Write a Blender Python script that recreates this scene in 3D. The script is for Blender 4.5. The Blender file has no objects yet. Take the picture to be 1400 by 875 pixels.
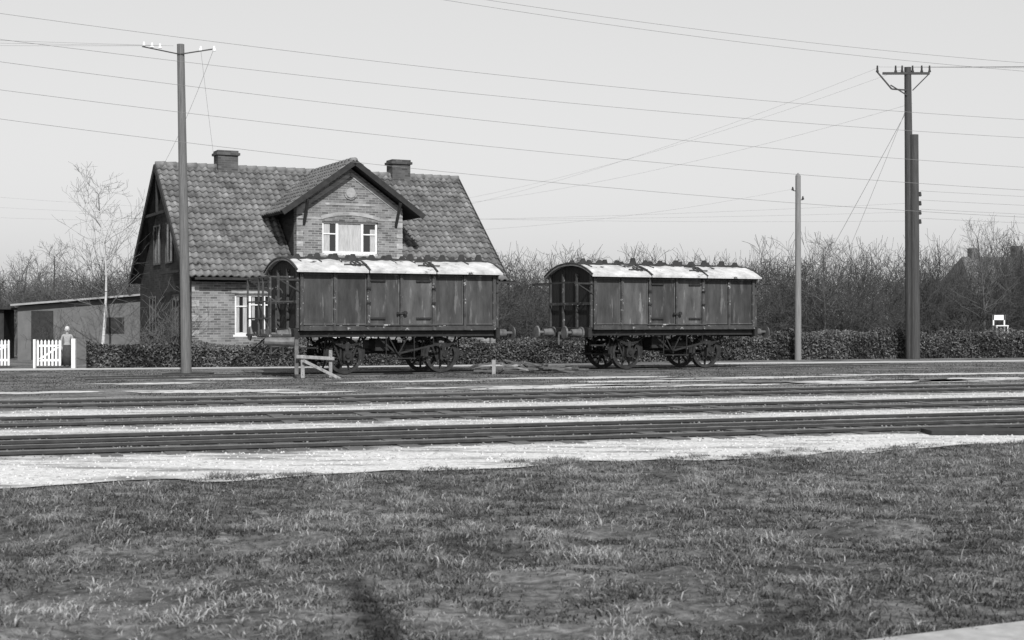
import bpy, math, random
import numpy as np
from mathutils import Vector
rng=np.random.default_rng(7); random.seed(7)
S=bpy.context.scene
# ---------------- world / light -----------------
AZ=math.radians(13); EL=math.radians(37)
w=bpy.data.worlds.new("World"); S.world=w; w.use_nodes=True
nt=w.node_tree; nt.nodes.clear()
o=nt.nodes.new('ShaderNodeOutputWorld'); bg=nt.nodes.new('ShaderNodeBackground')
sk=nt.nodes.new('ShaderNodeTexSky'); sk.sky_type='NISHITA'; sk.sun_disc=False
sk.sun_elevation=EL; sk.sun_rotation=math.pi-AZ; sk.dust_density=3.0; sk.air_density=1.0
bw=nt.nodes.new('ShaderNodeRGBToBW')
gm=nt.nodes.new('ShaderNodeGamma'); gm.inputs[1].default_value=0.30
mu=nt.nodes.new('ShaderNodeMath'); mu.operation='MULTIPLY'; mu.inputs[1].default_value=3.4
nt.links.new(sk.outputs[0],bw.inputs[0]); nt.links.new(bw.outputs[0],gm.inputs[0]); nt.links.new(gm.outputs[0],mu.inputs[0])
nt.links.new(mu.outputs[0],bg.inputs[0]); nt.links.new(bg.outputs[0],o.inputs[0])
bg.inputs[1].default_value=0.15
sd=Vector((math.sin(AZ)*math.cos(EL),-math.cos(AZ)*math.cos(EL),math.sin(EL)))
L=bpy.data.lights.new("sun","SUN"); L.energy=5.0; L.angle=math.radians(0.5); L.color=(1,0.998,0.995)
lo=bpy.data.objects.new("sun",L); lo.rotation_euler=sd.to_track_quat('Z','Y').to_euler(); S.collection.objects.link(lo)
S.view_settings.view_transform='Standard'; S.view_settings.look='None'; S.view_settings.exposure=0
cam=bpy.data.cameras.new("camera"); co=bpy.data.objects.new("camera",cam); S.collection.objects.link(co)
cam.lens=50; cam.sensor_width=36; cam.clip_end=6000; co.location=(0,0,1.5); co.rotation_euler=(math.radians(90),0,0)
cam.dof.use_dof=True; cam.dof.focus_distance=38; cam.dof.aperture_fstop=5.0
S.camera=co
# ---------------- materials -----------------
def gray(v): return (v,v,v,1)
def nodes(name,rough=0.8,spec=0.3):
    m=bpy.data.materials.new(name); m.use_nodes=True
    b=m.node_tree.nodes['Principled BSDF']; b.inputs['Roughness'].default_value=rough
    b.inputs['Specular IOR Level'].default_value=spec
    return m,m.node_tree,b
def noise(nt,scale,detail=5,stretch=None,coord='Object'):
    tc=nt.nodes.new('ShaderNodeTexCoord'); n=nt.nodes.new('ShaderNodeTexNoise')
    n.inputs['Scale'].default_value=scale; n.inputs['Detail'].default_value=detail; n.inputs['Roughness'].default_value=0.65
    if stretch:
        mp=nt.nodes.new('ShaderNodeMapping'); mp.inputs['Scale'].default_value=stretch
        nt.links.new(tc.outputs[coord],mp.inputs[0]); nt.links.new(mp.outputs[0],n.inputs['Vector'])
    else: nt.links.new(tc.outputs[coord],n.inputs['Vector'])
    return n
def ramp(nt,src,stops,interp='LINEAR'):
    r=nt.nodes.new('ShaderNodeValToRGB'); r.color_ramp.interpolation=interp
    e=r.color_ramp.elements
    while len(e)<len(stops): e.new(0.5)
    for i,(p,v) in enumerate(stops): e[i].position=p; e[i].color=gray(v)
    nt.links.new(src,r.inputs[0]); return r
def mixc(nt,fac,a,b,mode='MIX'):
    m=nt.nodes.new('ShaderNodeMix'); m.data_type='RGBA'; m.blend_type=mode
    if isinstance(fac,(int,float)): m.inputs[0].default_value=fac
    else: nt.links.new(fac,m.inputs[0])
    for k,x in ((6,a),(7,b)):
        if isinstance(x,(int,float)): m.inputs[k].default_value=gray(x)
        else: nt.links.new(x,m.inputs[k])
    return m
def bump(nt,b,src,strength=0.4,dist=0.02):
    bp=nt.nodes.new('ShaderNodeBump'); bp.inputs['Strength'].default_value=strength; bp.inputs['Distance'].default_value=dist
    nt.links.new(src,bp.inputs['Height']); nt.links.new(bp.outputs[0],b.inputs['Normal'])
def mat(name,lo,hi,scale=4,rough=0.8,stretch=None,bs=0.3,splash=None,sscale=3,sth=0.6,spec=0.3,sstretch=None):
    m,nt,b=nodes(name,rough,spec)
    n=noise(nt,scale,6,stretch); r=ramp(nt,n.outputs[0],[(0.3,lo),(0.7,hi)]); c=r.outputs[0]
    if splash is not None:
        n2=noise(nt,sscale,8,sstretch or stretch); f=ramp(nt,n2.outputs[0],[(sth,0),(sth+0.06,1)])
        c=mixc(nt,f.outputs[0],c,splash).outputs[2]
    nt.links.new(c,b.inputs['Base Color'])
    if bs: bump(nt,b,n.outputs[0],bs)
    return m
def attrmat(name,attr,lo,hi,rough=0.8,nscale=None,trans=0):
    m,nt,b=nodes(name,rough,0.2)
    a=nt.nodes.new('ShaderNodeAttribute'); a.attribute_name=attr
    r=ramp(nt,a.outputs['Fac'],[(0,lo),(1,hi)]); c=r.outputs[0]
    if nscale:
        n=noise(nt,nscale,8); f=ramp(nt,n.outputs[0],[(0.3,0.4),(0.7,1.45)])
        c=mixc(nt,1.0,c,f.outputs[0],'MULTIPLY').outputs[2]
    nt.links.new(c,b.inputs['Base Color'])
    return m
def brickmat(name,c1,c2,mortar,darken=1):
    m,nt,b=nodes(name,0.9,0.2)
    tc=nt.nodes.new('ShaderNodeTexCoord'); sx=nt.nodes.new('ShaderNodeSeparateXYZ'); nt.links.new(tc.outputs['Object'],sx.inputs[0])
    ad=nt.nodes.new('ShaderNodeMath'); nt.links.new(sx.outputs[0],ad.inputs[0]); nt.links.new(sx.outputs[1],ad.inputs[1])
    cb=nt.nodes.new('ShaderNodeCombineXYZ'); nt.links.new(ad.outputs[0],cb.inputs[0]); nt.links.new(sx.outputs[2],cb.inputs[1])
    br=nt.nodes.new('ShaderNodeTexBrick'); nt.links.new(cb.outputs[0],br.inputs['Vector'])
    br.inputs['Scale'].default_value=1; br.inputs['Brick Width'].default_value=0.24; br.inputs['Row Height'].default_value=0.078
    br.inputs['Mortar Size'].default_value=0.009; br.inputs['Bias'].default_value=0.0
    br.inputs['Color1'].default_value=gray(c1); br.inputs['Color2'].default_value=gray(c2); br.inputs['Mortar'].default_value=gray(mortar)
    n=noise(nt,1.3,7); f=ramp(nt,n.outputs[0],[(0.3,0.65),(0.7,1.3)])
    c=mixc(nt,1.0,br.outputs[0],f.outputs[0],'MULTIPLY')
    nt.links.new(c.outputs[2],b.inputs['Base Color']); bump(nt,b,br.outputs[1],-0.3,0.01)
    return m
M={}
M['brick']=brickmat('brick',0.08,0.21,0.24); M['brick_shade_dark']=brickmat('brick_gable_shade',0.022,0.042,0.04)  # second brick: shade of left gable and dormer cheeks put into its colour
M['brick_light']=brickmat('brick_pale',0.24,0.34,0.30)
M['tile']=attrmat('roof_tile','tone',0.08,0.20,0.85,1.6)
M['white']=mat('white_paint',0.55,0.72,6,0.5,bs=0)
M['curtain']=mat('curtain',0.26,0.46,5,0.9,stretch=(8,8,0.6))
M['trim']=mat('dark_wood_trim',0.015,0.032,6)
m,nt_,b=nodes('window_glass',0.08,0.6); b.inputs['Base Color'].default_value=gray(0.02); M['glass']=m
def plate(k,nm): return mat(nm,0.026*k,0.072*k,1.8,0.8,stretch=(2.2,1,0.5),bs=0.15,splash=0.105*k,sscale=2.6,sth=0.57,sstretch=(2.0,1,.35),spec=.2)
M['steel']=plate(1.0,'wagon_plate'); M['steel_b']=plate(.78,'wagon_plate_dark'); M['steel_c']=plate(1.45,'wagon_plate_worn')
M['steel_end']=mat('wagon_end_boards_shaded',0.010,0.024,5,0.85,stretch=(6,6,0.7))  # boards coloured extra dark so the wagon ends stay shaded
M['post']=mat('wagon_stanchion',0.02,0.07,5,0.7,splash=0.34,sscale=9,sth=0.60)
M['sill']=mat('wagon_sill',0.02,0.06,5,0.7,splash=0.36,sscale=4,sth=0.60)
M['under']=mat('underframe_iron',0.009,0.025,6,0.7,splash=0.08,sscale=7,sth=0.62)
M['wheel']=mat('wheel_iron',0.012,0.035,8,0.55,splash=0.13,sscale=10,sth=0.62)
M['roofw']=mat('wagon_roof_canvas',0.26,0.56,2.4,0.95,bs=0.5,splash=0.08,sscale=3.4,sth=0.60,spec=.1)
M['bufm']=mat('buffer_iron',0.05,0.15,5,0.5)
M['pole']=mat('weathered_pole_wood',0.07,0.16,3,0.85,stretch=(12,12,0.5),bs=0.5)
M['pole_dark']=mat('creosoted_pole_wood',0.03,0.07,3,0.85,stretch=(12,12,0.5),bs=0.5)
M['pole_pale']=mat('pale_pole_wood',0.12,0.22,3,0.85,stretch=(12,12,0.5))
M['porcelain']=mat('porcelain',0.6,0.8,3,0.3,bs=0); M['iron']=mat('iron',0.018,0.04,5,0.5,bs=0)
M['wire']=mat('wire',0.2,0.28,3,0.6,bs=0)
M['rail']=mat('rail_side',0.02,0.045,6,0.6); M['railtop']=mat('rail_head',0.08,0.17,3,0.45,spec=0.4)
M['sleeper']=mat('sleeper_wood',0.05,0.14,3,0.9,stretch=(1,8,1))
M['paleboard']=mat('pale_timber',0.12,0.32,4,0.85,stretch=(3,3,1),splash=0.06,sscale=8,sth=0.58)
M['bark']=mat('bark',0.035,0.085,4,0.95); M['bark_light']=mat('bark_grey',0.08,0.15,4,0.95)
M['birch']=mat('birch_bark',0.32,0.5,3,0.8,stretch=(1,1,4),splash=0.06,sscale=5,sth=0.58)
M['leaf']=attrmat('hedge_leaf','tone',0.015,0.17,0.7)
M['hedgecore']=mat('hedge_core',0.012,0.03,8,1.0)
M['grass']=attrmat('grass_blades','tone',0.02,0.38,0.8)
M['stone']=attrmat('ballast_stone','tone',0.07,0.6,0.9)
M['shed']=mat('shed_wall',0.09,0.14,2,0.9); M['shedroof']=mat('shed_roof',0.2,0.33,3,0.9)
M['skin']=mat('skin',0.35,0.42,5,0.6,bs=0); M['cloth']=mat('cloth',0.2,0.35,9,0.9); M['clothd']=mat('cloth_dark',0.03,0.06,9,0.9); M['hair']=mat('hair_fair',0.35,0.5,20,0.7)
# ---------------- mesh helpers -----------------
class B:
    def __init__(s): s.v=[]; s.f=[]; s.sm=False
    def add(s,vs,fs):
        o=len(s.v); s.v+= [tuple(x) for x in vs]; s.f+=[tuple(i+o for i in f) for f in fs]; return s
    def box(s,x0,x1,y0,y1,z0,z1):
        return s.add([(x0,y0,z0),(x1,y0,z0),(x1,y1,z0),(x0,y1,z0),(x0,y0,z1),(x1,y0,z1),(x1,y1,z1),(x0,y1,z1)],
         [(0,3,2,1),(4,5,6,7),(0,1,5,4),(1,2,6,5),(2,3,7,6),(3,0,4,7)])
    def beam(s,p,q,w,h,up=(0,0,1)):
        p=Vector(p);q=Vector(q);d=(q-p).normalized();u=Vector(up)
        if abs(d.dot(u))>0.98: u=Vector((0,1,0))
        a=d.cross(u).normalized()*w/2; c=a.cross(d).normalized()*h/2
        vs=[p-a-c,p+a-c,p+a+c,p-a+c,q-a-c,q+a-c,q+a+c,q-a+c]
        return s.add(vs,[(0,3,2,1),(4,5,6,7),(0,1,5,4),(1,2,6,5),(2,3,7,6),(3,0,4,7)])
    def cyl(s,p,q,r0,r1=None,n=12):
        if r1 is None:r1=r0
        p=Vector(p);q=Vector(q);d=(q-p).normalized();u=Vector((0,0,1)) if abs(d.z)<0.9 else Vector((0,1,0))
        a=d.cross(u).normalized();c=d.cross(a).normalized();vs=[]
        for k in range(n):
            t=2*math.pi*k/n; vs.append(p+(a*math.cos(t)+c*math.sin(t))*r0)
        for k in range(n):
            t=2*math.pi*k/n; vs.append(q+(a*math.cos(t)+c*math.sin(t))*r1)
        fs=[(k,(k+1)%n,n+(k+1)%n,n+k) for k in range(n)]+[tuple(range(n))[::-1],tuple(range(n,2*n))]
        return s.add(vs,fs)
    def ring(s,c,r0,r1,y0,y1,n=30):
        vs=[];cx,cz=c
        for k in range(n):
            t=2*math.pi*k/n;C=math.cos(t);Z=math.sin(t)
            for r,y in ((r0,y0),(r1,y0),(r1,y1),(r0,y1)): vs.append((cx+r*C,y,cz+r*Z))
        fs=[]
        for k in range(n):
            j=(k+1)%n
            for e in range(4):
                g=(e+1)%4; fs.append((4*k+e,4*k+g,4*j+g,4*j+e))
        return s.add(vs,fs)
    def sphere(s,c,r,n=10,m=7,sz=1):
        vs=[];fs=[]
        for i in range(m+1):
            a=math.pi*i/m
            for k in range(n):
                t=2*math.pi*k/n; vs.append((c[0]+r*math.sin(a)*math.cos(t),c[1]+r*math.sin(a)*math.sin(t),c[2]+sz*r*math.cos(a)))
        for i in range(m):
            for k in range(n):
                j=(k+1)%n; fs.append((i*n+k,(i+1)*n+k,(i+1)*n+j,i*n+j))
        return s.add(vs,fs)
    def prism(s,poly,y0,y1):
        n=len(poly); vs=[(x,y0,z) for x,z in poly]+[(x,y1,z) for x,z in poly]
        return s.add(vs,[tuple(range(n)),tuple(range(n,2*n))[::-1]]+[(k,n+k,n+(k+1)%n,(k+1)%n) for k in range(n)])
    def obj(s,name,m,parent=None,smooth=False,bev=0):
        me=bpy.data.meshes.new(name); me.from_pydata([tuple(v) for v in s.v],[],s.f)
        ob=bpy.data.objects.new(name,me); S.collection.objects.link(ob); me.materials.append(m if not isinstance(m,str) else M[m])
        if smooth: me.polygons.foreach_set('use_smooth',[True]*len(me.polygons))
        if parent: ob.parent=parent
        if bev:
            b=ob.modifiers.new('bevel','BEVEL'); b.width=bev; b.segments=1; b.limit_method='ANGLE'
        return ob
def empty(name,loc=(0,0,0),rot=0):
    e=bpy.data.objects.new(name,None); e.location=loc; e.rotation_euler=(0,0,rot); S.collection.objects.link(e); return e
def npmesh(name,V,F,m,tone=None,parent=None,dom='POINT',smooth=False):
    me=bpy.data.meshes.new(name); nf,k=F.shape
    me.vertices.add(len(V)); me.vertices.foreach_set('co',V.astype(np.float32).ravel())
    me.loops.add(nf*k); me.loops.foreach_set('vertex_index',F.astype(np.int32).ravel())
    me.polygons.add(nf); me.polygons.foreach_set('loop_start',np.arange(0,nf*k,k,dtype=np.int32)); 
    me.update(calc_edges=True)
    if tone is not None:
        a=me.attributes.new('tone','FLOAT',dom); a.data.foreach_set('value',np.asarray(tone,dtype=np.float32))
    if smooth: me.polygons.foreach_set('use_smooth',np.ones(nf,dtype=bool))
    me.materials.append(M[m] if isinstance(m,str) else m)
    ob=bpy.data.objects.new(name,me); S.collection.objects.link(ob)
    if parent: ob.parent=parent
    return ob
def segmesh(name,segs,m,parent=None,n=3):
    A=np.array(segs,dtype=float); p=A[:,0:3];q=A[:,3:6];r0=A[:,6];r1=A[:,7]
    d=q-p; d/=np.linalg.norm(d,axis=1)[:,None]+1e-9
    u=np.tile([0.,0.,1.],(len(d),1)); u[np.abs(d[:,2])>0.9]=[0,1,0]
    a=np.cross(d,u); a/=np.linalg.norm(a,axis=1)[:,None]; c=np.cross(d,a)
    V=np.zeros((len(A),2*n,3))
    for k in range(n):
        t=2*math.pi*k/n; e=a*math.cos(t)+c*math.sin(t)
        V[:,k]=p+e*r0[:,None]; V[:,n+k]=q+e*r1[:,None]
    F=np.array([(k,(k+1)%n,n+(k+1)%n,n+k) for k in range(n)])
    FF=(F[None]+(np.arange(len(A))*2*n)[:,None,None]).reshape(-1,4)
    return npmesh(name,V.reshape(-1,3),FF,m,parent=parent,smooth=(n>3))
def vnoise(x,y,sc,seed):
    r=np.random.default_rng(seed); G=r.random((256,256)); x=np.asarray(x)*sc+500; y=np.asarray(y)*sc+500
    xi=np.floor(x).astype(int);yi=np.floor(y).astype(int);fx=x-xi;fy=y-yi;fx=fx*fx*(3-2*fx);fy=fy*fy*(3-2*fy)
    g=lambda i,j:G[i%256,j%256]
    return (g(xi,yi)*(1-fx)+g(xi+1,yi)*fx)*(1-fy)+(g(xi,yi+1)*(1-fx)+g(xi+1,yi+1)*fx)*fy
def fbm(x,y,sc,seed): return (vnoise(x,y,sc,seed)+.5*vnoise(x,y,sc*2.1,seed+1)+.25*vnoise(x,y,sc*4.3,seed+2))/1.75
# ---------------- ground -----------------
def grass_edge(x):
    x=np.asarray(x,dtype=float); c0=14.75; e=c0+.4636*x
    e=np.where(x<-9,c0-.4636*9+.325*(x+9),e); e=np.where(x>9,c0+.4636*9+.325*(x-9),e); return e
def pathline(x): return 6.67+.4714*(x-1.82)
def gz(x,y):
    m=np.clip((grass_edge(x)-y-0.4)/2.0,0,1)*np.clip((60-np.abs(x))/20,0,1)*np.clip((y-pathline(x))/1.2,0,1)
    return m*((fbm(x,y,.35,3)-.5)*.20+(fbm(x,y,1.4,9)-.5)*.15-.03)
xs=np.unique(np.concatenate([np.array([-2500,-1200,-600,-300,-150,-80,-50,-30]),np.arange(-20,20.01,.15),np.array([30,50,80,150,300,600,1200,2500])]))
ys=np.unique(np.concatenate([np.array([-600,-200,-60,-20,-5,0]),np.arange(2,26,.15),np.arange(26,70,2.),np.array([80,120,200,400,800,1500,3500])]))
X,Y=np.meshgrid(xs,ys); Z=gz(X,Y); V=np.stack([X,Y,Z],-1).reshape(-1,3)
nx=len(xs); idx=np.arange(len(xs)*len(ys)).reshape(len(ys),nx)
F=np.stack([idx[:-1,:-1],idx[:-1,1:],idx[1:,1:],idx[1:,:-1]],-1).reshape(-1,4)
m,nt,b=nodes('ground_turf',0.95,0.1)
n1=noise(nt,0.9,8); n2=noise(nt,11,8); 
r1=ramp(nt,n1.outputs[0],[(0.35,0.055),(0.62,0.19)]); r2=ramp(nt,n2.outputs[0],[(0.3,0.3),(0.7,1.75)])
c=mixc(nt,1,r1.outputs[0],r2.outputs[0],'MULTIPLY').outputs[2]
nt.links.new(c,b.inputs['Base Color']); bump(nt,b,n2.outputs[0],1.0,0.08)
npmesh('ground',V,F,m,smooth=True)
TA=math.radians(18); dx,dy=math.cos(TA),math.sin(TA)
m,nt,b=nodes('track_bed',0.95,0.1)
tc=nt.nodes.new('ShaderNodeTexCoord'); dt=nt.nodes.new('ShaderNodeVectorMath'); dt.operation='DOT_PRODUCT'
nt.links.new(tc.outputs['Object'],dt.inputs[0]); dt.inputs[1].default_value=(-dy,dx,0)
na=noise(nt,0.6,10); nb=noise(nt,16,6); nc=noise(nt,1.3,10,stretch=(0.4,1.7,1))
ma=nt.nodes.new('ShaderNodeMath'); ma.operation='MULTIPLY_ADD'; ma.inputs[1].default_value=2.2; nt.links.new(na.outputs[0],ma.inputs[0]); nt.links.new(dt.outputs['Value'],ma.inputs[2])
mr=nt.nodes.new('ShaderNodeMapRange'); mr.inputs[1].default_value=13.1; mr.inputs[2].default_value=31.1; nt.links.new(ma.outputs[0],mr.inputs[0])
def P(D): return (D-12)/18.0
LG,DK=0.50,0.10
st=[(P(12),LG),(P(16.0),LG),(P(16.4),DK),(P(18.8),DK),(P(19.1),LG*.95),(P(20.2),LG*.95),(P(20.6),DK),(P(22.9),DK*1.1),(P(23.2),LG*.95),(P(24.4),LG*.85),(P(24.8),DK),(P(27.6),DK),(P(28.0),.2)]
rb=ramp(nt,mr.outputs[0],st)
rn=ramp(nt,nb.outputs[0],[(0.3,0.6),(0.7,1.3)]); rc=ramp(nt,nc.outputs[0],[(0.36,0.40),(0.50,1.08)])
c=mixc(nt,1,rb.outputs[0],rn.outputs[0],'MULTIPLY').outputs[2]; c=mixc(nt,1,c,rc.outputs[0],'MULTIPLY').outputs[2]
nt.links.new(c,b.inputs['Base Color']); bump(nt,b,nb.outputs[0],0.6,0.03)
xx=np.arange(-70,90,.12); rag=(vnoise(xx,xx*0,2.5,21)-.5)*.5+(vnoise(xx,xx*0,.5,22)-.5)*.6
near=grass_edge(xx)+rag-.2; far=(28.3+dy*xx)/dx+(vnoise(xx,xx*0,.8,23)-.5)*.8
V=np.concatenate([np.stack([xx,near,xx*0+.012],1),np.stack([xx,far,xx*0+.012],1)]); n=len(xx)
F=np.stack([np.arange(n-1),np.arange(1,n),n+np.arange(1,n),n+np.arange(n-1)],1)
npmesh('gravel_track_bed',V,F,m)
def xy(s,D): return (dx*s-dy*D, dy*s+dx*D)
def track(name,line,s0,s1,ang,z0=.012,gauge=1.435,sleep=True,top=.055):
    e=empty(name,(line[0],line[1],z0),ang)
    sides=B();heads=B();sl=B()
    for y in (0,gauge):
        sides.box(s0,s1,y-.06,y+.06,top-.15,top-.135); sides.box(s0,s1,y-.009,y+.009,top-.135,top-.04)
        sides.box(s0,s1,y-.034,y+.034,top-.04,top-.004); heads.box(s0,s1,y-.026,y+.026,top-.004,top)
    sides.obj('rail_webs','rail',e); heads.obj('rail_heads','railtop',e)
    if sleep:
        x=s0
        while x<s1:
            j=random.uniform(-.05,.05); sl.box(x+j,x+j+.24,-.40+random.uniform(-.08,.05),gauge+.45,-.05,.010+random.uniform(-.016,.008)); x+=.68
        sl.obj('sleepers','sleeper',e)
    return e
for D in (16.5,20.9,25.4):
    track('railway_track',(-dy*D,dx*D),-60,80,TA)
track('railway_track',(-dy*17.3,dx*17.3),-60,80,TA+math.radians(.35),sleep=False,z0=.010)
WU=math.radians(26.28); ux,uy=math.cos(WU),math.sin(WU)
SP=(-5.04,37.7)
def sid(s,y): return (SP[0]+ux*s-uy*y, SP[1]+uy*s+ux*y)
q=sid(0,.58); track('siding_track',q,-6,21,WU,z0=-.015)
def stones(name,N,region,size):
    P_=region(N); N=len(P_); oc=np.array([[1,0,0],[-1,0,0],[0,1,0],[0,-1,0],[0,0,.8],[0,0,-.8]])
    s=rng.uniform(size[0],size[1],N); sc=rng.uniform(.6,1.2,(N,1,3)); a=rng.uniform(0,6.28,N)
    V=oc[None]*sc*s[:,None,None]; ca,sa=np.cos(a)[:,None],np.sin(a)[:,None]
    V=np.stack([V[:,:,0]*ca-V[:,:,1]*sa,V[:,:,0]*sa+V[:,:,1]*ca,V[:,:,2]],-1)+P_[:,None,:3]
    F=np.array([[0,2,4],[2,1,4],[1,3,4],[3,0,4],[2,0,5],[1,2,5],[3,1,5],[0,3,5]])
    FF=(F[None]+(np.arange(N)*6)[:,None,None]).reshape(-1,3)
    npmesh(name,V.reshape(-1,3),FF,'stone',tone=np.repeat(P_[:,3],6))
def reg(N):
    s=rng.uniform(-14,26,N);D=12.5+rng.random(N)**1.2*16; x,y=xy(s,D); k=y>grass_edge(x)+.1
    x,y,D=x[k],y[k],D[k]; Dn=D+(fbm(x,y,.9,40)-.5)*.6
    light=((Dn<16.1)|((Dn>18.9)&(Dn<20.5))|((Dn>22.9)&(Dn<24.8)))
    t=np.where(light,rng.uniform(.3,.95,len(x)),rng.uniform(0,.35,len(x)))
    return np.stack([x,y,x*0+.012,t],1)
stones('ballast_stones',32000,reg,(.010,.025))
pb=B(); pb.add([(-40,35.6,.006),(-15.2,42.0,.006),(18.4,51.2,.006),(60,63,.006),(60,65,.006),(18.4,52.9,.006),(-15.2,43.8,.006),(-40,37.5,.006)],[(0,1,6,7),(1,2,5,6),(2,3,4,5)])
pb.obj('gravel_road',mat('road_grit',0.3,0.46,3,0.95))
fp=B(); xa=-6;ya=pathline(xa); xb=9; yb=pathline(xb)
fp.add([(xa,ya,.02),(xb,yb,.02),(xb+.8,yb-1.9,.02),(xa+.8,ya-1.9,.02),(xa,ya,-.1),(xb,yb,-.1)],[(0,3,2,1),(0,1,5,4)])
fp.obj('footpath',mat('path_grit',0.24,0.38,9,0.95))
PT=[(-6.2,29.9,1.7,.7),(-4.2,29.4,.9,.4),(-9.8,29.2,1.2,.4),(1.2,31.9,2.8,.7),(4.4,32.8,2.4,.6),(8.2,34.4,3.2,.8),(11.6,35.8,2.9,.9),(-1.5,31.2,1.2,.4),(6.5,37.0,2.4,.5),(-2.5,34.6,1.6,.5),(12.5,39.5,3.4,.6),(-8.5,33.5,1.6,.45),(1.5,36.8,2.2,.6),(3.5,34.8,1.8,.4),(-7,36,1.4,.4)]
pm=B()
for (cx,cy,rx,ry) in PT:
    n=60; vs=[(cx,cy,.01)]
    for k in range(n):
        t=2*math.pi*k/n; q_=1+.5*(float(vnoise(np.array([cx+2.5*math.cos(t)]),np.array([cy+2.5*math.sin(t)]),1.1,91)[0])-.5)*2+random.uniform(-.15,.15)
        lx,ly=rx*q_*math.cos(t),ry*q_*math.sin(t); vs.append((cx+lx*.95-ly*.3,cy+lx*.3+ly*.95,.01))
    pm.add(vs,[(0,1+k,1+(k+1)%n) for k in range(n)])
pm.obj('bare_sand_patches',mat('bare_sand',0.28,0.58,2.2,0.95,splash=.13,sscale=3,sth=.56))
def inpatch(x,y):
    r=np.zeros(len(x),bool)
    for (cx,cy,rx,ry) in PT:
        a=x-cx;b_=y-cy; lx=a*.95+b_*.3; ly=-a*.3+b_*.95; r|=((lx/rx)**2+(ly/ry)**2)<1.15
    return r
# ---------------- grass blades -----------------
def blades(name,x,y,z,h,wd,tone,lean):
    N=len(x); a=rng.uniform(0,2*np.pi,N)+0.0; l=rng.uniform(0.1,1,N)*lean
    dxn,dyn=np.cos(a),np.sin(a); b2=rng.uniform(0,np.pi,N); px,py=np.cos(b2)*wd/2,np.sin(b2)*wd/2
    base=np.stack([x,y,z-.01],1); mid=base+np.stack([dxn*h*l*.35,dyn*h*l*.35,h*.6],1)
    tip=base+np.stack([dxn*h*l*1.1,dyn*h*l*1.1,h*(1.05-.55*l/lean)],1); pp=np.stack([px,py,px*0],1)
    V=np.stack([base-pp,base+pp,mid-pp*.8,mid+pp*.8,tip],1).reshape(-1,3)
    F=np.array([[0,1,3],[0,3,2],[2,3,4]]); FF=(F[None]+(np.arange(N)*5)[:,None,None]).reshape(-1,3)
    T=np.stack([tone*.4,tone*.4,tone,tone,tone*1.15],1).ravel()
    npmesh(name,V,FF,'grass',tone=np.clip(T,0,1))
N=660000; y=6.0+rng.random(N)**.8*13.5; x=(rng.random(N)-.5)*2*(y*.40+.6)
k=(y<grass_edge(x)+(vnoise(x,y,2.2,31)-.5)*.9-.1)&(y>pathline(x)+(vnoise(x,y,5,33)-.5)*.25)
x,y=x[k],y[k]; cl=fbm(x,y,3.4,50); cl2=fbm(x,y*.8,.8,60); cl3=fbm(x,y,9,64)
SPT=[(-2.35,7.6,.5,.35),(-1.9,6.8,.5,.25),(.15,8.1,.35,.5),(.9,8.3,.3,.3),(1.0,7.3,.35,.25),(-.25,7.2,.25,.25),(-2.6,9.3,.4,.3),(1.9,8.6,.35,.25),(.3,7.0,.4,.25),(-1.25,7.2,.3,.2),(-1.6,9.6,.5,.3),(.6,10.3,.6,.35),(2.6,10.5,.5,.3)]
bp_=np.zeros(len(x))
for cx,cy,rx,ry in SPT: bp_=np.maximum(bp_,np.clip(1.5-((x-cx)/rx)**2-((y-cy)/ry)**2+2.8*(cl-.5),0,1))
bare=np.clip(np.clip((cl2-.58)*5,0,1)*np.clip((11.5-y)/3,0.1,1)+bp_,0,1)
k=rng.random(len(x))<(np.clip((cl3-.28)*2.6,0.06,1)*(1-.70*bare)); x,y,cl,cl2,cl3,bare=x[k],y[k],cl[k],cl2[k],cl3[k],bare[k]; N=len(x)
h=(.016+.085*cl3*cl+.035*rng.random(N)**2)*(.42+.95*cl)*(1-.35*bare); 
tone=np.clip(.11+.85*(cl-.47)+.40*(cl2-.48)+.6*(cl3-.5)+rng.normal(0,.10,N),.01,1)
tone=np.where(rng.random(N)<.11+.75*bare,tone+rng.uniform(.2,.55,N),tone)
st_=rng.random(N)<.004; h=np.where(st_,h*1.6,h); tone=np.where(st_,.75,tone)
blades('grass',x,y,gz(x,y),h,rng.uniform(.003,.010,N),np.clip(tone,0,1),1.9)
N=130000; s=rng.uniform(-24,32,N);D=28.0+rng.random(N)*16; x,y=xy(s,D)
rd=42.9+.275*(x+15.2); k=(np.abs(y-rd)>1.0)&(np.abs(x)<y*.40+1)&(fbm(x*.5,y*1.6,.7,71)>.45)&~(inpatch(x,y)&(rng.random(N)<.97)); x,y=x[k],y[k]
N=len(x); c1=fbm(x,y,.8,72); blades('rough_grass',x,y,y*0,.02+.06*rng.random(N)*c1,rng.uniform(.012,.03,N),np.clip(.12+.6*(c1-.45)+rng.normal(0,.10,N),0.02,1),1.5)
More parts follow.
